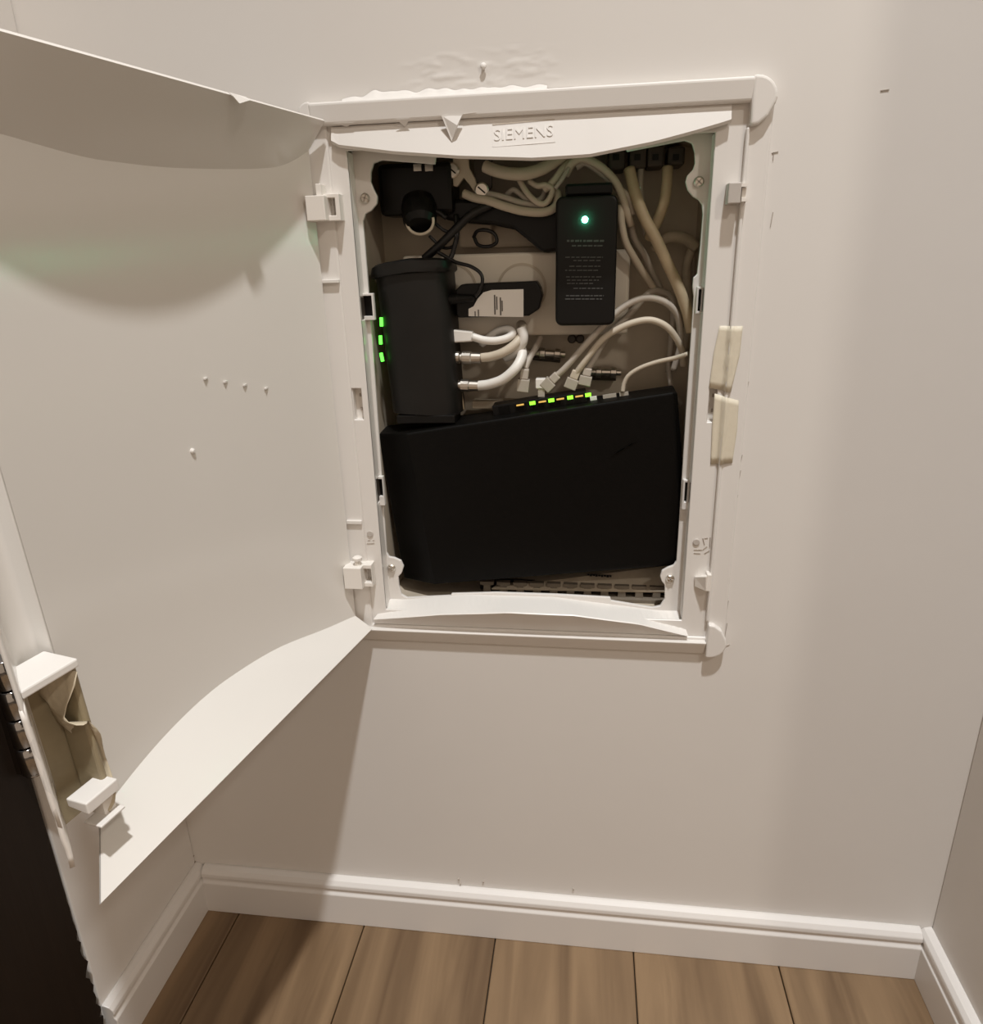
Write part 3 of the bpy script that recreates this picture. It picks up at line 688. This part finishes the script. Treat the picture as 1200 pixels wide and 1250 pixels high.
# power lead of the modem
c = thing('power_lead', 'thin black power lead looping over the small adapter into the modem', 'cable', at(570, 365, .04))
obj('cord', tube(path([(517, 316, .046), (528, 306, .046), (540, 311, .045), (556, 320, .043), (574, 325, .040), (586, 333, .038), (589, 343, .037), (585, 355, .037), (580, 362, .038)]), .0016, seg=8), M['blackcord'], c, smooth=True)
bm = lathe(at(537, 366, .040), at(579, 364, .037), [(0, .0046), (.5, .0044), (.55, .0040), (.95, .0030), (1, .0016)], None, 14); obj('plug', bm, M['black'], c, smooth=False)
for pts, r, lab in (([(600, 250, .05), (575, 262, .046), (556, 280, .045), (538, 298, .045), (518, 316, .048)], .0036, 'thick black lead running down diagonally behind the modem top'),
               ([(556, 262, .052), (558, 285, .047), (553, 308, .046), (548, 322, .046), (549, 350, .060)], .0022, 'black lead hanging straight down past the modem top'),
               ([(520, 262, .046), (540, 280, .046), (556, 287, .045), (554, 300, .047), (540, 302, .050), (524, 288, .050)], .0014, 'thin black lead coiled in a small loop above the modem'),
               ([(578, 290, .066), (583, 282, .062), (594, 281, .060), (604, 286, .060), (606, 296, .060), (596, 301, .062), (584, 299, .064), (579, 290, .066)], .0016, 'black cord ring above the outlet block'),
               ([(492, 262, .045), (505, 258, .042), (520, 264, .042), (532, 258, .044), (545, 266, .045)], .0020, 'black lead lying across the ringed plug')):
    tag(obj('power_lead', tube(path(pts), r, seg=8), M['blackcord'], None, smooth=True), lab, 'cable', None)
# black plugs and transformer in the dark upper part
bp = thing('round_plug', 'round black plug with a pale ring under the top left corner', 'plug', at(513, 268, .05))
pa, pb_ = at(511, 246, .050), at(513, 276, .036)
obj('plug_body', lathe(pa, pb_, [(0, .014), (.3, .0155), (.8, .0145), (1, .011)], None, 24), M['black'], bp, smooth=False)
ring = [at(512.5, 270, .0345)+Vector((.0118*math.cos(math.radians(q)), 0, .0105*math.sin(math.radians(q)))) for q in range(170, 375, 12)]
obj('plug_ring', tube(ring, .0013, raw=True, seg=8), M['cream'], bp, smooth=True)
lo, hi = pbox(464, 196, 551, 264, .047, .085, .047); bx = thing('black_box', 'black power supply box tucked in the dark top left corner', 'box', at(515, 230, .06))
obj('supply_body', nbox(lo, hi), M['black'], bx, bevel=.004)
bm = bmesh.new()
for u in (505, 519):
    lo, hi = pbox(u, 200, u+9, 209, .0455, .048); box(bm, lo, hi)
obj('terminal', bm, M['steel'], bx)
tr = thing('transformer', 'black plug-in transformer behind the lit adapter', 'adapter', at(630, 280, .06))
pts = [(lambda p: (p.x, p.z))(at(u, v, .055)) for u, v in ((538, 246), (560, 243), (600, 244), (640, 252), (684, 247), (684, 306), (664, 309), (655, 303), (648, 296), (628, 280), (600, 274), (570, 272), (542, 268))]
obj('transformer_body', prism(pts, .055, .085), M['black'], tr, bevel=.003)

# --- terminal bracket with screws at the top
tb = thing('terminal_bracket', 'pale metal terminal bracket with screws under the visor', 'bracket', at(570, 210, .055))
pts = [(lambda p: (p.x, p.z))(at(u, v, .052)) for u, v in ((553, 186), (571, 186), (573, 205), (580, 218), (584, 232), (579, 235), (572, 224), (566, 217), (558, 228), (550, 226), (552, 210))]
obj('bracket_plate', prism(pts, .052, .056), M['cream'], tb, bevel=.0008)
for u, v in ((552, 208), (588, 232)):
    cc = at(u, v, .050); s = obj('terminal_screw', lathe(cc+Vector((0, .006, 0)), cc-Vector((0, .001, 0)), [(0, .004), (.7, .0062), (.9, .0062), (1, .005)], None, 14), M['steel'], tb)
    obj('screw_slot', nbox((-.004, -.0004, -.0006), (.004, .0003, .0006), Matrix.Translation(cc-Vector((0, .0011, 0))) @ Matrix.Rotation(.7, 4, 'Y')), M['black'], s)
pts = [(lambda p: (p.x, p.z))(at(u, v, .058)) for u, v in ((578, 188), (600, 188), (600, 228), (590, 240), (580, 226))]
obj('bracket_side', prism(pts, .058, .064), M['dark'], tb)
rl = thing('breaker_row', 'dark row of terminal blocks across the top right of the cabinet', 'terminal block', at(790, 195, .07))
for k, u in enumerate((742, 768, 790, 815)):
    lo, hi = pbox(u, 176+2*(k % 2), u+22, 208-2*k, .060, .092, .06); bl = obj('terminal_block', nbox(lo, hi), M['dark'], rl, bevel=.002)
    lo, hi = pbox(u+6, 188, u+14, 196, .0590, .061, .06); obj('block_slot', nbox(lo, hi), M['black'], bl)

# --- cables at the top and right
def cable(name, lab, pts, r, m, seg=10): return tag(obj(name, tube(path(pts), r, seg=seg), M[m], None, smooth=True), lab, 'cable')
cable('thick_cable', 'thick cream cable sagging in a bow right under the visor', [(592, 203, .050), (604, 208, .047), (622, 212, .045), (642, 212, .045), (662, 206, .047), (682, 194, .052), (700, 184, .06)], .0050, 'cream', 12)
cable('twin_cable', 'beige cable swinging low from the bracket screw to the right', [(566, 236, .052), (580, 242, .050), (596, 245, .047), (616, 252, .046), (640, 258, .046), (664, 259, .046), (678, 252, .047), (681, 238, .050), (672, 229, .054)], .0037, 'cream')
cable('twin_cable', 'thinner beige cable just above the low swinging one', [(592, 236, .052), (612, 240, .049), (634, 247, .048), (650, 250, .050), (664, 252, .05)], .0026, 'grey')
cable('twin_cable', 'beige cable bent in a tight hook left of the lit adapter', [(634, 220, .052), (644, 236, .047), (656, 247, .044), (666, 248, .044), (673, 238, .044), (674, 230, .045), (666, 226, .046), (656, 227, .048), (646, 221, .052)], .0024, 'cream')
cable('twin_cable', 'beige cable rising from the hook to the top beside the adapter', [(664, 232, .049), (676, 222, .048), (688, 206, .05), (700, 196, .055), (712, 190, .06)], .0034, 'cream')
cable('twin_cable', 'thin beige cable slanting up just left of the lit adapter', [(678, 230, .042), (686, 219, .043), (694, 206, .046), (704, 196, .052)], .0018, 'grey')
cable('twin_cable', 'dull beige cable crossing behind the hooked one', [(618, 238, .058), (628, 232, .054), (644, 244, .052), (660, 243, .054), (668, 228, .058), (690, 200, .064)], .0024, 'grey')
cable('arched_cable', 'beige cable arching over the top of the lit adapter', [(690, 214, .050), (700, 198, .047), (714, 194, .046), (732, 203, .046), (748, 218, .046), (758, 236, .047), (764, 256, .05), (770, 275, .058)], .0034, 'cream')
cable('arched_cable', 'second beige cable arching just inside the first one', [(704, 204, .052), (716, 199, .050), (736, 213, .050), (752, 228, .050), (766, 240, .052), (772, 262, .056)], .0028, 'grey')
cable('hanging_cable', 'pale cable hanging beside the right edge of the lit adapter', [(757, 250, .050), (759, 274, .049), (764, 296, .050), (775, 316, .054), (786, 334, .060), (798, 352, .068)], .0032, 'cream')
cable('hanging_cable', 'faint grey cable hanging between the two pale ones', [(768, 262, .062), (774, 290, .064), (786, 310, .066), (794, 328, .070), (806, 352, .078)], .0030, 'grey')
cable('hanging_cable', 'short grey cable behind the long yellowed one', [(782, 206, .066), (781, 230, .062), (784, 260, .064), (790, 290, .07)], .0030, 'grey')
cable('yellowed_cable', 'long yellowed cable running from the top right down to the frame side', [(768, 206, .056), (775, 234, .050), (786, 264, .046), (800, 290, .044), (814, 320, .043), (828, 350, .043), (838, 378, .044), (844, 405, .046)], .0048, 'yellow', 12)
cable('yellowed_cable', 'short yellow cable curving in behind the long yellowed one', [(815, 204, .060), (814, 226, .056), (811, 246, .054), (804, 266, .056), (797, 280, .058), (792, 290, .064)], .0044, 'yellow', 12)
cable('conduit', 'ribbed dark grey conduit arching at the far right behind the cables', [(798, 306, .072), (808, 294, .070), (822, 289, .069), (838, 292, .070), (850, 302, .072)], .0050, 'dust', 12)
cable('conduit', 'thin dark cable down the right side of the box', [(846, 300, .075), (838, 330, .078), (842, 380, .08), (836, 430, .08)], .0040, 'dust', 10)

# --- the large box with its network sockets
rt_ = thing('network_switch', 'large black box leaning in the bottom of the cabinet with lit sockets on top', 'network box', at(680, 700, .04))
fr = [at(497, 529, .020), at(822, 478.5, .020), at(836, 689, .024), at(531, 714, .024)]
mid = [at(462, 545, .034), at(836, 474, .030), at(842, 688, .034), at(493, 706, .040)]
bk = [at(470, 540, .060)+Vector((0, 0, .004)), at(836, 466, .060)+Vector((0, 0, .004)), at(843, 688, .060), at(500, 700, .060)]
bk[0].x = mid[0].x; bk[3].x = mid[3].x; bk[1].x = mid[1].x; bk[2].x = mid[2].x
# straighten: back edges share the front's heights
up_t = (fr[1]-fr[0])
bk[0] = Vector((mid[0].x+.002, .058, fr[0].z-.001)); bk[1] = Vector((fr[1].x+.004, .058, fr[1].z)); mid[1] = Vector((fr[1].x+.004, .026, fr[1].z-.001)); mid[0].z = fr[0].z-.004
bm = bmesh.new(); R_ = [[bm.verts.new(p) for p in q] for q in (fr, mid, bk)]
bm.faces.new(R_[0]); bm.faces.new(R_[2][::-1])
for a_, b_ in ((0, 1), (1, 2)):
    for i in range(4):
        j = (i+1) % 4; bm.faces.new((R_[a_][i], R_[b_][i], R_[b_][j], R_[a_][j]))
obj('switch_body', bm, M['router'], rt_, bevel=.0022, seg=3)
def topface(a, y):                     # point on the top face: a along the front edge
    p = fr[0]*(1-a)+fr[1]*a; q = bk[0]*(1-a)+bk[1]*a; s = (y-p.y)/(q.y-p.y); return p+(q-p)*s
def ta(u): return (u-497)/325
exd = (fr[1]-fr[0]).normalized()
rot = Matrix.Rotation(-math.atan2(exd.z, exd.x), 4, 'Y')
c0_ = topface(ta(626), .047); c1_ = topface(ta(722), .047)
mxp = Matrix.Translation((c0_+c1_)/2) @ rot; L2 = (c1_-c0_).length/2
pbk = obj('socket_row', nbox((-L2-.004, -.010, -.002), (L2+.004, .011, .0085), mxp), M['black'], rt_, bevel=.0008)
for k in range(5):
    x = -L2+2*L2*(k+.45)/5
    if k < 4: obj('socket_recess', nbox((x-.0052, -.0108, .0006), (x+.0052, -.0095, .0072), mxp), M['router'], pbk)
ul = [(635, 0), (650, 1), (662, 0), (673, 1), (684, 0), (696, 1), (707, 0), (718, 1)]
for u, g in ul:
    v = 495.5-(u-627)*.148; p = at(u, v, .0352)
    obj('socket_light', nbox((-.0026 if g else -.0034, -.0008, -.0015 if g else -.0006), (.0026 if g else .0034, .0008, .0015 if g else .0006), Matrix.Translation(p) @ rot), M['portled' if g else 'amber'], rt_)
for u, w_ in ((734, .003), (752, .006), (768, .004)):
    p = topface(ta(u)-.0, .044); obj('power_socket', nbox((-w_, -.002, -.001), (w_, .002, .0022), Matrix.Translation(p) @ rot), M['plugclear'] if w_ > .0035 else M['label'], rt_)
bm = bmesh.new()                       # embossed vent marks at the upper right
for k in range(5):
    p = at(752+k*5, 553-k*3, .0208); box(bm, (-.0042, -.0006, -.0004), (.0042, .0004, .0004), Matrix.Translation(p) @ Matrix.Rotation(-.55, 4, 'Y'))
obj('vent_mark', bm, M['router'], rt_)

# plugs and cables into the switch
def netcable(lab, pts, m, u, v, tip, r=.0029, plug='plugclear'):
    c = thing('network_cable', lab, 'cable', at(u, v, .045)); obj('sheath', tube(path(pts), r, seg=10), M[m], c, smooth=True)
    q0 = at(u, v, .046); q1 = at(*tip, .046); d = (q1-q0).normalized(); s = Vector((0, 1, 0)).cross(d).normalized(); L_ = (q1-q0).length
    mx = Matrix(((s.x, 0, d.x, q0.x), (s.y, 1, d.y, q0.y), (s.z, 0, d.z, q0.z), (0, 0, 0, 1)))
    pb2 = obj('plug', nbox((-.0056, -.0045, 0), (.0056, .0045, L_*.55), mx), M[plug], c, bevel=.0008)
    obj('plug_boot', nbox((-.0038, -.0036, L_*.55), (.0038, .0036, L_), mx), M[m], c, bevel=.001)
    return c
netcable('grey network cable arching highest over the switch toward the right', [(678, 460, .046), (690, 449, .044), (712, 424, .042), (738, 396, .040), (762, 374, .040), (786, 364, .041), (808, 367, .043), (824, 380, .046), (830, 400, .050), (830, 424, .054), (822, 452, .058)], 'grey', 664, 474, (681, 457))
netcable('grey network cable arching second highest over the switch', [(701, 459, .046), (712, 444, .043), (734, 416, .040), (754, 402, .039), (776, 393, .038), (796, 391, .038), (814, 399, .038), (826, 414, .040), (833, 430, .044), (834, 446, .050)], 'cream', 695, 474, (704, 452))
netcable('grey network cable between the two arches, bending away behind them', [(716, 452, .050), (724, 440, .052), (742, 410, .056), (770, 382, .060), (792, 358, .064), (808, 356, .068), (822, 368, .072), (820, 410, .076), (816, 455, .076)], 'grey', 713, 470, (718, 449))
netcable('short grey network cable with a ribbed boot at the left end of the sockets', [(641, 450, .048), (646, 438, .052), (654, 424, .060), (660, 412, .070)], 'grey', 638, 478, (641, 450))
c = thing('network_plug', 'white clear plug sitting between the grey plugs on the switch', 'plug', at(660, 470, .046))
lo, hi = pbox(654, 462, 667, 474, .042, .051, .045); obj('plug_shell', nbox(lo, hi), M['whitecable'], c, bevel=.0008)
lo, hi = pbox(657, 472, 665, 484, .043, .050, .045); obj('plug_tip', nbox(lo, hi), M['plugclear'], c)
cable('thin_wire', 'thin off-white wire bowing from the box top to the right frame side', [(760, 478, .042), (762, 468, .042), (768, 458, .041), (782, 449, .039), (802, 442, .036), (824, 437, .030), (840, 432, .024)], .0020, 'cream')
cable('thin_wire', 'faint dangling wire at the right behind the switch corner', [(816, 440, .070), (818, 464, .070), (823, 482, .068), (832, 494, .066)], .0024, 'grey')
# small metal fittings on the back plate
for (u0_, v0_, u1_, v1_, lab) in ((645, 430, 690, 433, 'short dark metal fitting under the adapter, the left one'), (714, 454, 758, 455, 'shiny metal fitting under the grey arches, the right one')):
    e = thing('coaxial_joint', lab, 'fitting', at((u0_+u1_)/2, v0_, .08))
    obj('joint_body', lathe(at(u0_, v0_, .080), at(u1_, v1_, .080), [(0, .0034), (.3, .0034), (.32, .0050), (.45, .0050), (.47, .0036), (.7, .0036), (.72, .0050), (.86, .0050), (.88, .003), (1, .003)], None, 12), M['steel'], e)
    obj('joint_base', lathe(at(u0_+6, v0_+6, .090), at(u1_-6, v1_+6, .090), [(0, .003), (1, .003)], None, 10), M['dark'], e)
e = thing('wall_screw', 'small dark screw with washer on the box back under the lit adapter', 'screw', at(701, 414, .09))
for u in (698, 708):
    cc = at(u, 414, .092); obj('screw_head', lathe(cc+Vector((0, .005, 0)), cc, [(0, .0042), (.6, .0042), (1, .003)], None, 12), M['dark'], e)
lo, hi = pbox(578, 488, 632, 497, .062, .080, .07); gl_ = tag(obj('metal_strip', nbox(lo, hi), M['dust'], None, bevel=.0006), 'dusty grey metal strip lying behind the left end of the switch', 'strip')
cable('dark_wire', 'thin brown wire hanging between modem sockets and the switch', [(560, 446, .055), (561, 462, .056), (563, 480, .056), (566, 500, .056)], .0012, 'yellow')

# ------------------------------------------------------------------ masking tape on the frame
def tape(lab, pts_l, pts_r, n=10, name='masking_tape'):
    rows = []
    for i in range(n+1):
        f = i/n; a = at(*lerp2(pts_l, f), -.0045); b = at(*lerp2(pts_r, f), -.0045); r = []
        for k in range(13):
            x = a.x+(b.x-a.x)*k/12; z = a.z+(b.z-a.z)*k/12
            y = lerp([(.339, -.0016), (.3402, -.0030), (.3408, -.0066), (.3430, -.0066), (.3445, -.0045), (.350, -.0040)], x)
            y -= .0003+.0004*max(0, noise.noise(Vector((x*300, 1, z*160))))
            r.append(Vector((x, y, z)))
        rows.append(r)
    o = obj(name, strip(rows), M['tape'], None, smooth=True); s = o.modifiers.new('t', 'SOLIDIFY'); s.thickness = .0002; s.offset = 0
    return tag(o, lab, 'tape')
def lerp2(pts, f):
    f *= len(pts)-1; i = min(int(f), len(pts)-2); t = f-i
    return (pts[i][0]+(pts[i+1][0]-pts[i][0])*t, pts[i][1]+(pts[i+1][1]-pts[i][1])*t)
tape('yellowed masking tape on the right frame side, upper piece', [(879, 398), (872, 430), (866, 474)], [(907, 398), (903, 434), (892, 479)])
tape('yellowed masking tape on the right frame side, lower piece', [(873, 481), (870, 520), (868, 568)], [(902, 489), (900, 525), (894, 565)])
# crumpled tape left on the broken door edge
rows = []
cl_ = [(72, 838, .006), (78, 868, .005), (76, 898, .007), (86, 930, .006), (90, 962, .006), (96, 1000, .007), (98, 1025, .008)]
zz0 = .149
for i in range(25):
    f = i/24; z = .149-.088*f; u = .312+.006*math.sin(f*7)-.003*f; n0 = .008+.003*math.sin(f*11)
    rows.append([dp(u-.008+.002*math.sin(f*17+k), n0+.020*(1-k/5)+.0025*math.sin(f*23+k*2.1), z-.002*k*math.sin(f*9)) for k in range(6)])
o = obj('crumpled_tape', strip(rows), M['oldtape'], None, smooth=True); o.modifiers.new('t', 'SOLIDIFY').thickness = .0003
tag(o, 'crumpled yellowed tape over the broken latch on the open cabinet door edge', 'tape')
